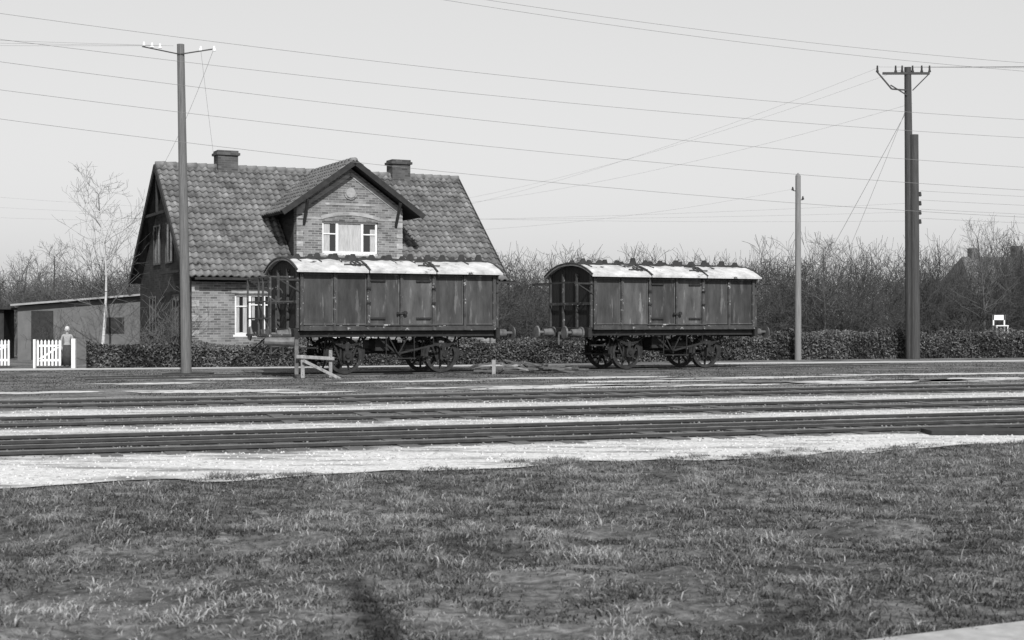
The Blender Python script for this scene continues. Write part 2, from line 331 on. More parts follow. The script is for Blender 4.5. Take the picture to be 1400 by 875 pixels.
# ---------------- wagons -----------------
def wagon(name,s0,Lw,platform,tones):
    px,py=sid(s0,0); W=empty(name,(px,py,.04),WU)
    b=B(); b.box(0.02,Lw-.02,.04,2.56,1.31,2.74); b.obj('body_plates','steel',W)
    pw=Lw/6; st=B(); fr=B(); sl=B()
    for tn in ('steel','steel_b','steel_c'):
        b=B()
        for i in range(6):
            if tones[i]==tn: b.box(i*pw+.03,(i+1)*pw-.03,.022,.039,1.32,2.72)
        if b.v: b.obj('side_panels_'+tn[-1],tn,W)
    for i in range(7):
        x=min(max(i*pw,.04),Lw-.04); wd=.07 if i not in (0,6) else .09
        for y0,y1 in ((-.045,.04),(2.56,2.645)): st.box(x-wd/2,x+wd/2,y0,y1,1.18,2.76)
    for i in range(6):
        a,c=i*pw+.05,(i+1)*pw-.05
        for z0,z1 in ((1.33,1.365),(2.66,2.71)): fr.box(a,c,-.004,.021,z0,z1)
        for x0,x1 in ((a,a+.03),(c-.03,c)): fr.box(x0,x1,-.002,.021,1.365,2.66)
    st.box(2.96*pw,2.975*pw,-.06,-.046,1.5,2.6)
    st.obj('stanchions','post',W,bev=.006); fr.obj('panel_frames','steel_c',W)
    dg=B()
    for z in (1.48,2.5):
        dg.box(2*pw+.06,2*pw+.5,-.025,-.006,z,z+.05); dg.box(4*pw-.5,4*pw-.06,-.025,-.006,z,z+.05)
    dg.box(3*pw-.14,3*pw+.16,-.085,-.047,1.62,1.68); dg.cyl((3*pw+.1,-.1,1.66),(3*pw+.1,-.05,1.66),.05)
    for x in (2*pw,4*pw): dg.box(x-.06,x+.06,-.075,-.047,1.9,1.95); dg.box(x-.06,x+.06,-.075,-.047,2.3,2.35)
    dg.obj('door_hinges','under',W)
    sl.box(2*pw-.1,4*pw+.1,-.07,-.047,1.30,1.34); sl.box(0,Lw,-.03,.1,1.17,1.305); sl.obj('side_sill','sill',W,bev=.01)
    so=B(); 
    for y in (.12,2.4): so.box(-.02,Lw+.02,y,y+.09,1.0,1.165)
    for x in (-.16,Lw+.04): so.box(x,x+.12,.02,2.58,.95,1.24)
    for x in (pw,2*pw,3*pw,4*pw,5*pw): so.box(x-.04,x+.04,.22,2.38,1.0,1.15)
    so.obj('underframe','under',W,bev=.01)
    ns=14; AH=.36
    def arc(y,dz=0): 
        t=(y-1.3)/1.5; return 2.775+AH*(1-abs(t)**2.3)+dz
    rf=B(); bands=B(); ov=.16
    cuts=[-ov,2*pw-.03,4*pw+.03,Lw+ov]
    for k in range(3):
        x0,x1=cuts[k]+.015,cuts[k+1]-.015
        nxs=12; vs=[];fs=[]
        for i in range(nxs+1):
            x=x0+(x1-x0)*i/nxs
            for j in range(ns+1):
                y=-.2+3.0*j/ns; vs.append((x,y,arc(y,random.uniform(-.018,.018))))
            for j in range(ns+1):
                y=-.2+3.0*j/ns; vs.append((x,y,arc(y,-.055)))
        R=2*(ns+1)
        for i in range(nxs):
            for j in range(ns):
                a=i*R+j; fs.append((a,a+R,a+R+1,a+1)); a+=ns+1; fs.append((a,a+1,a+R+1,a+R))
            a=i*R; fs.append((a,a+ns+1,a+R+ns+1,a+R)); a=i*R+ns; fs.append((a,a+R,a+R+ns+1,a+ns+1))
        for i in (0,nxs):
            for j in range(ns):
                a=i*R+j; f=(a,a+1,a+ns+2,a+ns+1); fs.append(f if i==0 else f[::-1])
        rf.add(vs,fs)
    rf.obj('roof_lids','roofw',W)
    for x in (-ov-.01,2*pw-.03,4*pw+.03,Lw+ov-.03):
        for j in range(ns):
            y0=-.2+3.0*j/ns;y1=y0+3.0/ns; bands.beam((x+.02,y0,arc(y0,.012)),(x+.02,y1,arc(y1,.012)),.05,.035)
    tz=2.775+AH
    for x in (0.15*pw,.75*pw,1.35*pw,1.9*pw,2.4*pw,3*pw,3.6*pw,4.15*pw,4.7*pw,5.3*pw,5.85*pw):
        for yy in (0.85,1.75):
            x_=x+(.12 if yy>1 else 0)+random.uniform(-.05,.05); hh=random.uniform(.11,.20)
            bands.box(x_-.15,x_+.15,yy-.05,yy+.05,tz-.04,tz+.03)
            bands.prism([(x_-.10,tz+.03),(x_+.10,tz+.03),(x_+.05,tz+hh),(x_-.03,tz+hh)],yy-.05,yy+.05)
        if random.random()<.6: bands.beam((x,.35,arc(.35,.02)),(x,.8,arc(.8,.02)),.02,.025)
    bands.box(-.2,Lw+.2,1.22,1.38,tz-.01,tz+.045); bands.box(-.1,Lw+.1,.78,.86,tz-.06,tz+.01)
    for xc in (1.7*pw,3.95*pw):
        for d in (-.07,.07):
            n=12
            for k in range(n):
                t0,t1=2*math.pi*k/n,2*math.pi*(k+1)/n; f=lambda t:(xc+d+.065*math.cos(t),.2+.14*math.sin(t),arc(.2+.14*math.sin(t),.03))
                bands.beam(f(t0),f(t1),.026,.026)
        bands.beam((xc-.35,.12,arc(.12,.03)),(xc+.3,.12,arc(.12,.03)),.03,.03); bands.beam((xc-.3,.5,arc(.5,.03)),(xc+.2,.45,arc(.45,.03)),.03,.03)
    bands.obj('roof_ironwork','iron',W)
    ev=B(); ev.box(-.1,Lw+.1,-.05,.03,2.70,2.765); ev.box(-.1,Lw+.1,2.57,2.65,2.70,2.765)
    for x0,x1 in ((-.03,.018),(Lw-.018,Lw+.03)):
        nb=14
        for k in range(nb):
            a=.04+2.52*k/nb; c=a+2.52/nb-.012; za=arc(a+.02,-.06); zc=arc(c-.02,-.06)
            ev.add([(x0,a,1.2),(x1,a,1.2),(x1,c,1.2),(x0,c,1.2),(x0,a,za),(x1,a,za),(x1,c,zc),(x0,c,zc)],[(0,3,2,1),(4,5,6,7),(0,1,5,4),(1,2,6,5),(2,3,7,6),(3,0,4,7)])
    ev.obj('end_boards','steel_end',W)
    ex=B()
    for x in (-.10,Lw+.035):
        for y in (.0,.85,1.7,2.53): ex.box(x,x+.065,y,y+.07,1.24,2.84)
        ex.box(x-.02,x+.0,.0,2.6,1.9,1.98)
    ex.obj('end_posts','post',W)
    rod=B()
    for sgn,x in ((-1,-.03),(1,Lw+.03)):
        for y in (-.02,2.62):
            rod.beam((x,y,2.52),(x+sgn*.62,y,2.52),.035,.05); rod.beam((x,y,2.22),(x+sgn*.5,y,2.5),.025,.03)
        rod.beam((x+sgn*.6,-.05,2.55),(x+sgn*.6,2.65,2.55),.04,.04)
    rod.obj('end_rails','iron',W)
    if platform:
        pf=B(); pf.box(-.78,-.17,.2,2.4,1.02,1.08)
        for y in (.22,.9,1.3,2.36): pf.beam((-.74,y,1.08),(-.74,y,2.62),.045,.045); pf.beam((-.74,y,.55),(-.2,y,1.0),.03,.03)
        for z in (1.5,1.95,2.6): pf.beam((-.74,.22,z),(-.74,2.36,z),.04,.04)
        pf.beam((-.74,.22,1.1),(-.74,1.3,1.95),.03,.03); pf.beam((-.74,.22,2.6),(-.1,.22,2.6),.04,.04); pf.beam((-.74,.22,1.95),(-.1,.22,1.95),.035,.035)
        pf.cyl((-.5,.5,1.08),(-.5,.5,2.15),.025); pf.ring((-.5,2.15),.16,.19,.48,.52,16)
        pf.box(-.75,-.4,.15,.3,.45,.5); pf.box(-.75,-.4,.15,.3,.75,.79); pf.beam((-.74,.17,.45),(-.74,.17,1.05),.03,.03); pf.beam((-.41,.17,.45),(-.41,.17,1.05),.03,.03)
        pf.obj('brake_platform','post',W)
    bf=B()
    for sgn,x in ((-1,-.16),(1,Lw+.16)):
        for y in (.42,2.18):
            bf.cyl((x,y,1.09),(x+sgn*.05,y,1.09),.17,.17,16); bf.cyl((x+sgn*.05,y,1.09),(x+sgn*.36,y,1.09),.12,.10,16)
            bf.cyl((x+sgn*.36,y,1.09),(x+sgn*.56,y,1.09),.045,.045,10); bf.cyl((x+sgn*.56,y,1.09),(x+sgn*.60,y,1.09),.20,.18,20)
        bf.beam((x,1.3,1.07),(x+sgn*.3,1.3,1.07),.05,.08); bf.beam((x+sgn*.3,1.3,1.10),(x+sgn*.3,1.3,.72),.03,.05)
    bf.obj('buffers','bufm',W)
    R=.485
    for wi,xc in enumerate((Lw/2-1.42,Lw/2+1.42)):
        wb=B()
        for yc,sg in ((.58,1),(2.02,-1)):
            wb.ring((xc,R),R-.085,R,yc-.06,yc+.06); wb.ring((xc,R),R-.06,R+.028,yc+sg*.06-.012,yc+sg*.06+.012)
            wb.cyl((xc,yc-.11,R),(xc,yc+.11,R),.085,.085,14)
            for k in range(9):
                t=2*math.pi*k/9+.3*wi+.2; c,s_=math.cos(t),math.sin(t)
                wb.beam((xc+.07*c,yc,R+.07*s_),(xc+(R-.07)*c,yc,R+(R-.07)*s_),.045,.06,up=(0,1,0))
        wb.cyl((xc,.3,R),(xc,2.3,R),.06,.06,10); wb.obj('wheelset_%d'%(wi+1),'wheel',W)
        g=B()
        for y,sg in ((.40,-1),(2.2,1)):
            g.box(xc-.12,xc+.12,y-.10,y+.10,R-.12,R+.13); g.cyl((xc,y+sg*.10,R),(xc,y+sg*.14,R),.08,.06,10)
            for d in (-1,1):
                g.beam((xc+d*.15,y+.05,R-.2),(xc+d*.15,y+.05,1.02),.05,.02,up=(0,1,0)); g.beam((xc+d*.15,y+.05,R-.15),(xc+d*.42,y+.05,1.02),.05,.02,up=(0,1,0))
            g.beam((xc-.17,y+.05,R-.2),(xc+.17,y+.05,R-.2),.02,.04)
            for lv in range(5):
                hl=.50-.09*lv; n=8
                for k in range(n):
                    u0=-1+2*k/n;u1=-1+2*(k+1)/n; zz=lambda u:.70+.022*(4-lv)+.15*(u*hl/.5)**2
                    g.beam((xc+u0*hl,y-.0,zz(u0)),(xc+u1*hl,y,zz(u1)),.09,.018)
            g.box(xc-.05,xc+.05,y-.06,y+.06,R+.13,.83)
            for d in (-1,1): g.beam((xc+d*.50,y,.93),(xc+d*.56,y,1.02),.05,.05)
        g.obj('axle_guard_%d'%(wi+1),'under',W)
        k=B(); d=1 if wi==0 else -1
        for yc in (.58,2.02):
            for dd in (d,-d):
                for q_ in range(4):
                    t=-.35+.22*q_; t1=t+.22; f=lambda t:(xc+dd*(R+.04)*math.cos(t),yc,R+(R+.04)*math.sin(t))
                    k.beam(f(t),f(t1),.08,.06,up=(0,1,0))
                k.beam((xc+dd*(R+.10),yc,R-.05),(xc+dd*(R+.05),yc,1.02),.03,.03)
        k.beam((xc+d*(R+.1),.4,R-.05),(xc+d*(R+.1),2.2,R-.05),.05,.05); k.beam((xc-d*(R+.1),.4,R-.05),(xc-d*(R+.1),2.2,R-.05),.05,.05)
        k.obj('brake_gear_%d'%(wi+1),'under',W)
    c=B(); m_=Lw/2
    c.beam((m_-.9,1.3,.5),(m_+.9,1.3,.68),.04,.06); c.beam((m_-.9,1.1,.68),(m_+.9,1.1,.48),.04,.06)
    for y in (.2,1.0,1.6,2.4): c.beam((m_-.28,y,1.0),(m_,y,.52),.03,.03); c.beam((m_+.28,y,1.0),(m_,y,.52),.03,.03)
    c.cyl((m_,.15,.55),(m_,2.45,.55),.035); c.beam((m_,.12,.55),(m_+1.25,.08,.82),.025,.05); c.beam((m_+1.0,.1,1.02),(m_+1.0,.1,.62),.02,.03)
    c.beam((m_-.5,.3,.95),(m_+.1,.3,.45),.04,.05); c.box(m_-.55,m_-.15,.5,1.0,.62,.95); c.cyl((m_+.2,.7,.7),(m_+.75,.7,.7),.14,.14,14)
    c.box(m_-.3,m_+.5,1.5,2.1,.55,.9)
    c.box(-.0,.5,.15,.25,.7,.74); 
    for x in (m_-.4,m_+.42): c.beam((x,.08,1.0),(x,.08,.42),.02,.03)
    c.box(m_-.42,m_+.44,-.02,.16,.40,.43)
    c.obj('brake_rigging','under',W)
    return W
s1_,s2_,s3_='steel','steel_b','steel_c'
wagon('covered_freight_wagon',-.6,5.7,True,(s1_,s2_,s1_,s3_,s1_,s1_))
wagon('covered_freight_wagon',8.27,5.68,False,(s1_,s3_,s2_,s3_,s1_,s2_))
# ---------------- house -----------------
H=empty('brick_house',(-10.36,46,0),WU); HL,HD=10.9,8.0
def wallholes(b,x0,x1,z0,z1,holes,y0,y1):
    xs=sorted({x0,x1}|{h[0] for h in holes}|{h[1] for h in holes}); zs=sorted({z0,z1}|{h[2] for h in holes}|{h[3] for h in holes})
    for i in range(len(xs)-1):
        for j in range(len(zs)-1):
            cx=(xs[i]+xs[i+1])/2; cz=(zs[j]+zs[j+1])/2
            if any(h[0]<cx<h[1] and h[2]<cz<h[3] for h in holes): continue
            b.box(xs[i],xs[i+1],y0,y1,zs[j],zs[j+1])
def window(tag,x0,x1,z0,z1,y,sashes,curt=(),mids=None):
    f=B(); t=.07
    f.box(x0,x1,y,y+.09,z0,z0+t); f.box(x0,x1,y,y+.09,z1-t,z1); f.box(x0,x0+t,y,y+.09,z0+t,z1-t); f.box(x1-t,x1,y,y+.09,z0+t,z1-t)
    for s in sashes: f.box(s-.045,s+.045,y-.004,y+.086,z0+t,z1-t)
    for (a,c,z) in (mids or []): f.box(a,c,y+.01,y+.07,z-.02,z+.02)
    f.box(x0-.06,x1+.06,y-.09,y+.0-.003,z0-.07,z0)
    f.obj('window_frame_'+tag,'white',H)
    B().box(x0+t,x1-t,y+.045,y+.055,z0+t,z1-t).obj('window_glass_'+tag,'glass',H)
    cu=B()
    for a,c,za,zc in curt:
        n=10; vs=[]
        for k in range(n+1):
            x=a+(c-a)*k/n; yy=y+.034+.008*(k%2); vs+= [(x,yy,za),(x,yy,zc)]
        cu.add(vs,[(2*k,2*k+2,2*k+3,2*k+1) for k in range(n)])
    if curt: cu.obj('curtains_'+tag,'curtain',H)
EZ=2.75
w1=(1.42,2.9,1.02,2.35); w2=(8.3,9.6,1.02,2.35)
b=B(); wallholes(b,0,3.5,0,EZ,[w1],0,.3); wallholes(b,7.3,HL,0,EZ,[w2],0,.3); b.box(.3,HL-.3,HD-.3,HD,0,EZ)
b.obj('long_walls','brick',H)
dw=(4.4,6.4,3.76,4.84); b=B(); wallholes(b,3.5,7.3,0,5.2,[dw,(4.5,6.3,0.9,2.3)],-.06,.25)
b.prism([(3.5,5.2),(7.3,5.2),(7.3,5.34),(5.4,6.66),(3.5,5.34)],-.06,.25); b.obj('front_gable_wall','brick',H)
window('ground',*w1,.08,[1.42+.52,2.42],[(1.72,1.87,1.1,2.28),(1.5,1.6,1.1,2.28),(2.02,2.12,1.5,2.28),(2.72,2.82,1.3,2.28)],[(1.49,1.9,1.95),(1.97,2.83,2.0)])
window('ground_2',*w2,.08,[8.95]); window('ground_3',4.5,6.3,.9,2.3,.05,[5.1,5.7])
window('upper',*dw,.03,[4.95,5.85],[(5.0,5.8,3.83,4.77),(4.47,4.7,3.83,4.77),(6.15,6.33,3.83,4.6)],[(4.47,4.9,4.42),(5.9,6.33,4.42)])
for tag,x0,x1,mt in (('left',0,.3,'brick_shade_dark'),('right',HL-.3,HL,'brick')):
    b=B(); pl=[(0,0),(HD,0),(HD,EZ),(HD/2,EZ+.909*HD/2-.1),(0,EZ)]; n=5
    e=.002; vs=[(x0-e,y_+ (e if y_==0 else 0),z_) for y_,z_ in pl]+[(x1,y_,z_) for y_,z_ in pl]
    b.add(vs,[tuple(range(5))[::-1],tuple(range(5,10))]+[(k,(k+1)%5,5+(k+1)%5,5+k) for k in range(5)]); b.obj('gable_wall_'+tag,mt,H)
gw=B(); 
for y0,z0 in ((2.6,3.5),(4.5,3.5),(1.6,1.0),(5.2,1.0)):
    gw.box(-.03,-.005,y0,y0+.95,z0,z0+1.3)
gw.obj('gable_windows','glass',H)
gf=B()
for y0,z0 in ((2.6,3.5),(4.5,3.5),(1.6,1.0),(5.2,1.0)):
    for a,c in ((y0-.05,y0),(y0+.45,y0+.5),(y0+.95,y0+1.0)): gf.box(-.05,-.032,a,c,z0,z0+1.3)
    gf.box(-.05,-.032,y0-.05,y0+1,z0+1.3,z0+1.36); gf.box(-.05,-.032,y0-.05,y0+1,z0-.05,z0)
gf.obj('gable_window_frames',mat('gable_frame_shade',.05,.10,5),H)  # frame colour darkened along with the gable's painted shade
b=B(); b.box(3.504,3.75,.3,2.3,2.6,5.3); b.box(7.05,7.296,.3,2.3,2.6,5.3); b.obj('dormer_cheeks','brick_shade_dark',H)
b=B()
b.beam((3.55,-.075,5.18),(5.4,-.075,6.46),.02,.13,up=(0,0,1)); b.beam((7.25,-.075,5.18),(5.4,-.075,6.46),.02,.13)
for k in range(12):
    t0,t1=-1+k/6,-1+(k+1)/6; f=lambda t:(5.4+1.05*t,-.07,4.95+.16*(1-t*t)); b.beam(f(t0),f(t1),.025,.12)
b.box(3.5,4.4,-.072,-.06,4.9,4.97); b.box(6.4,7.3,-.072,-.06,4.9,4.97); b.box(3.5,7.3,-.072,-.06,3.42,3.52)
b.beam((4.5,-.07,5.42),(6.3,-.07,5.42),.02,.07)
for k in range(9):
    z=3.6+.18*k
    if k%2==0: b.box(3.498,3.72,-.074,-.06,z,z+.17); b.box(7.08,7.302,-.074,-.06,z,z+.17)
    z=.5+.24*k
    if k%2==0: b.box(.0,.24,-.012,0-.002,z,z+.2)
b.box(1.3,3.0,-.02,-.002,2.38,2.5); b.box(0,3.5,-.03,-.002,.0,.5); b.box(7.3,HL,-.03,-.002,0,.5)
b.obj('pale_brick_trim','brick_light',H)
r=B(); r.cyl((5.4,-.06,5.82),(5.4,-.12,5.82),.17,.17,18); r.obj('roundel',mat('roundel_stone',.22,.34,8),H)
r=B(); r.ring((5.4,5.82),.17,.24,-.10,-.055,20); r.obj('roundel_ring','brick',H)
def tiles(org,U,Vv,width,length,keep=lambda u,v:True,cw=.235,rl=.30):
    U=np.array(U);Vv=np.array(Vv);Nn=np.cross(U,Vv); Nn/=np.linalg.norm(Nn)
    if Nn[2]<0:Nn=-Nn
    nc=int(round(width/cw)); cw=width/nc; nr=int(round(length/rl)); rl=length/nr; K=6
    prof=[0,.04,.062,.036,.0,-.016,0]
    Vs=[];Fs=[];T=[]
    for r_ in range(nr):
        for c_ in range(nc):
            if not keep((c_+.5)*cw,(r_+.5)*rl): continue
            j=random.gauss(0,.008); base=len(Vs)
            tn=min(1,max(0,random.gauss(.55,.14))); tn=tn*.35 if random.random()<.03 else tn
            for k in range(K+1):
                for a,hh in ((-.03,.06),(rl,.008)):
                    p=np.array(org)+U*(c_*cw+cw*k/K)+Vv*(r_*rl+a+j)+Nn*(prof[k]+hh); Vs.append(p)
            for k in range(K): Fs.append((base+2*k,base+2*k+2,base+2*k+3,base+2*k+1)); T.append(tn*(1 if k<4 else .45))  # trough faces darkened: profile shading put into the tile tone
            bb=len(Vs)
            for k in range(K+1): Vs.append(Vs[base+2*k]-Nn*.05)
            for k in range(K): Fs.append((base+2*k,bb+k,bb+k+1,base+2*k+2)); T.append(0)  # tile butts get the darkest tone, step shading painted in
    return np.array(Vs),np.array(Fs),T
rs=math.hypot(4.4,4.0); sl=(0,4.4/rs,4.0/rs)
OX=.3
def addt(name,*a,**k):
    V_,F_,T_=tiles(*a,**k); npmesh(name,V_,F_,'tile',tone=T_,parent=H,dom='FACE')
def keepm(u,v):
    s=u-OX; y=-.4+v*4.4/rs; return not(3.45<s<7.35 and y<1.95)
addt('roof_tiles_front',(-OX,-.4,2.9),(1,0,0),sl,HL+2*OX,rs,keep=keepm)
addt('roof_tiles_back',(-OX,HD+.4,2.9),(1,0,0),(0,-4.4/rs,4.0/rs),HL+2*OX,rs,cw=.4,rl=.6)
dr=.72; dl=math.hypot(2.5,2.5*dr); 
addt('dormer_tiles_left',(5.4-2.5,-.5,6.86-2.5*dr),(0,1,0),(2.5/dl,0,2.5*dr/dl),4.4,dl)
addt('dormer_tiles_right',(5.4+2.5,-.5,6.86-2.5*dr),(0,1,0),(-2.5/dl,0,2.5*dr/dl),4.4,dl)
b=B()
x=-OX
while x<HL+OX-.1: b.cyl((x,4,6.9),(x+.36,4,6.915),.12,.13,10); x+=.36
y=-.5
while y<3.9: b.cyl((5.4,y,6.87),(5.4,y+.36,6.88),.12,.13,10); y+=.36
b.obj('ridge_tiles',mat('ridge_tile',.10,.19,4),H,smooth=True)
b=B()
def deck(p0,p1,p2,p3,th=.05):
    up=(Vector(p1)-Vector(p0)).cross(Vector(p3)-Vector(p0)).normalized()*th
    if up.z<0: up=-up
    b.add([p0,p1,p2,p3]+[tuple(Vector(p)-up) for p in (p0,p1,p2,p3)],[(0,1,2,3),(7,6,5,4),(0,4,5,1),(1,5,6,2),(2,6,7,3),(3,7,4,0)])
deck((-OX,-.38,2.88),(3.48,-.38,2.88),(3.48,4,6.86),(-OX,4,6.86)); deck((7.32,-.38,2.88),(HL+OX,-.38,2.88),(HL+OX,4,6.86),(7.32,4,6.86))
deck((3.48,2.0,5.05),(7.32,2.0,5.05),(7.32,4,6.86),(3.48,4,6.86)); deck((-OX,HD+.38,2.88),(HL+OX,HD+.38,2.88),(HL+OX,4,6.86),(-OX,4,6.86))
e=6.86-2.46*dr
deck((2.94,-.5,e-.02),(2.94,3.9,e-.02),(5.4,3.9,6.82),(5.4,-.5,6.82)); deck((7.86,-.5,e-.02),(7.86,3.9,e-.02),(5.4,3.9,6.82),(5.4,-.5,6.82))
for x in (-OX-.03,HL+OX+.03):
    b.beam((x,-.42,2.82),(x,4,6.84),.05,.2); b.beam((x,HD+.42,2.82),(x,4,6.84),.05,.2)
b.beam((2.88,-.53,e-.04),(5.4,-.53,6.82),.05,.18); b.beam((7.92,-.53,e-.04),(5.4,-.53,6.82),.05,.18)
for x in (3.75,7.05): b.beam((x,-.06,4.7),(x,-.5,5.5),.08,.08)
b.beam((3.6,-.45,5.38),(3.1,-.45,5.2),.07,.07)
b.beam((-.25,.5,3.1),(-.25,3.4,3.1),.08,.08); b.beam((-.25,2.2,5.2),(-.25,5.8,5.2),.08,.1); b.beam((-.25,4,5.2),(-.25,4,6.7),.08,.08)
b.box(0,3.45,-.46,-.40,2.80,2.88)
b.obj('eaves_and_bargeboards','trim',H)
b=B()
for s_ in (2.19,8.77):
    b.box(s_-.36,s_+.36,3.7,4.3,6.5,7.33); b.box(s_-.42,s_+.42,3.64,4.36,7.331,7.42); b.box(s_-.37,s_+.37,3.69,4.31,7.421,7.5)
b.obj('chimneys',brickmat('brick_chimney',.045,.10,.09),H)
# ---------------- poles & wires -----------------
def polexy(px,z): return ((px-700)/1944*z,z)
def insul(b,p,r=.045): b.cyl(p,(p[0],p[1],p[2]+.07),r,r*.8,8); b.cyl((p[0],p[1],p[2]+.07),(p[0],p[1],p[2]+.13),r*.6,r*.5,8)
x,y=polexy(255,38.9); E=empty('telegraph_pole',(x,y,0))
b=B(); b.cyl((0,0,0),(-.16,0,9.04),.145,.10,16); b.obj('pole','pole',E)
b=B(); b.box(-.55,.65,-.5,.5,-.1,.05); b.obj('base_slab','trim',E)
b=B(); c=B(); t=-.16
b.beam((t-1.05,0,8.98),(t+.0,-.1,8.75),.03,.03); b.beam((t,-.1,8.75),(t+.95,0,8.92),.03,.03)
for d in (-1.0,-.78,-.56): insul(c,(t+d,0,9.0-.02+(d+1)*-.12),.05)
for d in (.55,.92): insul(c,(t+d,0,8.86),.05)
b.obj('bracket','iron',E); c.obj('insulators','porcelain',E)
LPT=(x+t,y,8.95)
x,y=polexy(1243,54.6); E=empty('telegraph_pole',(x,y,0))
b=B(); b.cyl((.06,0,0),(-.06,0,11.2),.2,.13,14); b.cyl((.18,-.12,0),(.16,-.1,8.6),.2,.16,14); b.obj('pole','pole_dark',E)
b=B(); c=B()
b.beam((-1.05,-.1,10.95),(.75,-.1,10.95),.07,.09); b.beam((-.75,-.12,10.5),(-.1,-.12,10.1),.04,.04); b.beam((-1.25,-.1,11.0),(-.7,-.1,10.35),.05,.05); b.beam((-.7,-.1,10.35),(0,-.1,10.3),.05,.05)
b.beam((.75,-.1,10.95),(.1,-.1,10.3),.04,.04)
for d in (-1.25,-.55,-.3,.1,.45,.75): insul(b,(d,-.1,11.0),.06); b.cyl((d,-.1,11.1),(d,-.1,11.25),.04,.03,8)
for k in range(4):
    b.cyl((.38,-.1,5.2+.35*k),(.38,-.1,5.36+.35*k),.07,.05,8); b.beam((.2,-.1,5.2+.35*k),(.42,-.1,5.2+.35*k),.03,.03)
b.obj('crossarm_and_insulators','iron',E); RP=(x,y)
x,y=polexy(1091,53.2); E=empty('telegraph_pole',(x,y,0))
b=B(); b.cyl((0,0,0),(0,0,6.9),.125,.10,12); b.cyl((0,0,6.9),(0,0,7.0),.10,.02,12); b.obj('pole','pole_pale',E)
b=B(); insul(b,(-.2,0,6.35),.05); b.beam((0,0,6.3),(-.2,0,6.35),.03,.03); insul(b,(.18,0,6.0),.05); b.beam((0,0,5.98),(.18,0,6.0),.03,.03); b.obj('insulators','iron',E); SPp=(x,y)
# pole standing just behind the photographer: its shadow reaches the near grass
LL=9.8; tipx,tipy=-.90,8.1
E=empty('telegraph_pole',(tipx+math.sin(AZ)*LL,tipy-math.cos(AZ)*LL,0)); hp=LL*math.tan(EL)
b=B(); b.cyl((0,0,-.1),(0,0,hp-.05),.115,.085,14); b.cyl((0,0,hp-.05),(0,0,hp+.02),.085,.03,14); b.obj('pole','pole',E)
seg=[]
def wire(p,q,sag,r=.006,n=24):
    p=np.array(p,float);q=np.array(q,float); pr=p
    for k in range(1,n+1):
        t=k/n; c=p+(q-p)*t; c[2]-=4*sag*t*(1-t); seg.append((*pr,*c,r,r)); pr=c
def back(px,py,D):
    r=(px-700)/1944; y=D/(dx-dy*r); x=r*y; return (x,y,1.5+(437.5-py)/1944*y)
for (l,rr,sg,D) in ((-12,165,.55,30),(26,190,.5,30),(56,232,.5,30.3),(95,262,.5,30.3),(132,295,.6,30.6)):
    a=np.array(back(-120,l,D)); c=np.array(back(1620,rr,D)); dd=(c-a)
    wire(a-dd*.12,c+dd*.12,sg,n=40,r=.005)
for l,rr in ((-70,100),(-62,112)): 
    a=np.array(back(250,l,27)); c=np.array(back(1620,rr,27)); wire(a,c,.35,n=30,r=.0045)
rx,ry=RP
for d,zz in ((-1.25,11.2),(-.55,11.2),(.1,11.2),(.45,11.2),(.75,11.2)):
    wire((rx+d,ry-.1,zz),(rx+45+d,ry+2,zz+2.2+d*.3),.5,.005)
for d,zz in ((-1.25,11.15),(-.3,11.1),(.1,9.8)):
    wire((rx+d,ry-.1,zz),(-12+d,95,8.6+d),1.0,.0045)
for k in range(3): wire((rx+.38,ry-.1,5.3+.35*k),(-30,75,8.2-.6*k),.5,.004)
for k in range(4): wire((rx+.4,ry-.1,5.4+.35*k),(rx+40,ry+16,6.0+.35*k),.3,.006)
wire((rx,ry,9.9),(rx-2.6,ry+1,3.0),.05,.009,6); wire((rx,ry,9.7),(rx-3.2,ry+8,1.0),.05,.009,6)
wire((SPp[0]-.2,SPp[1],6.4),(-4,51,4.6),.3,.004); 
for k in range(3): wire((LPT[0]-.8+.3*k,LPT[1],9.0),(-45,30-3*k,8.4),.3,.005)
hx,hy=-10.36-.443*4-.3*.897,46+.897*4
wire((LPT[0]+.9,LPT[1],8.9),(hx,hy,6.5),.25,.005); wire((LPT[0]+.55,LPT[1],8.9),(-9.4,47.0,3.6),.2,.004)
segmesh('overhead_wires',seg,'wire')
# ---------------- bare trees & thicket -----------------
def grow(segs,p,d,Ln,r,depth,rr,up=.12,nch=(3,5),wig=.16,rmin=.004):
    n=3 if depth>1 else 2; cur=p; pts=[p]; rad=r
    for k in range(n):
        d=(d+Vector((rr.gauss(0,wig),rr.gauss(0,wig),rr.gauss(0,wig)+up*.5))).normalized()
        q=cur+d*(Ln/n); r2=max(rmin,rad*.78); segs.append((*cur,*q,rad,r2)); cur=q; rad=r2; pts.append((q,d,rad))
    if depth<=0: return
    for c in range(rr.randint(*nch)):
        q,dd,ra=pts[rr.randint(1,n)]
        a=Vector((rr.gauss(0,1),rr.gauss(0,1),rr.gauss(0,.6)+.25)).normalized()
        nd=(dd*.6+a*.8).normalized(); grow(segs,q,nd,Ln*rr.uniform(.5,.75),max(rmin,ra*.6),depth-1,rr,up,nch,wig,rmin)
def bush_template(seed,h,stems,depth=3):
    rr=random.Random(seed); s=[]
    for k in range(stems):
        a=rr.uniform(0,6.28); rad=rr.uniform(0,.5)
        grow(s,Vector((rad*math.cos(a),rad*math.sin(a),0)),Vector((math.cos(a)*.6,math.sin(a)*.6,1)).normalized(),h*rr.uniform(.35,.55),.035,depth,rr,.04,(4,5),.26,.007)
    A=np.array(s); A[:,2]=np.maximum(A[:,2],.02); A[:,5]=np.maximum(A[:,5],.0)
    zm=np.percentile(A[:,5],99); A[:,2]*=h/zm; A[:,5]*=h/zm
    return A
T=[bush_template(k,4.0,7) for k in range(6)]
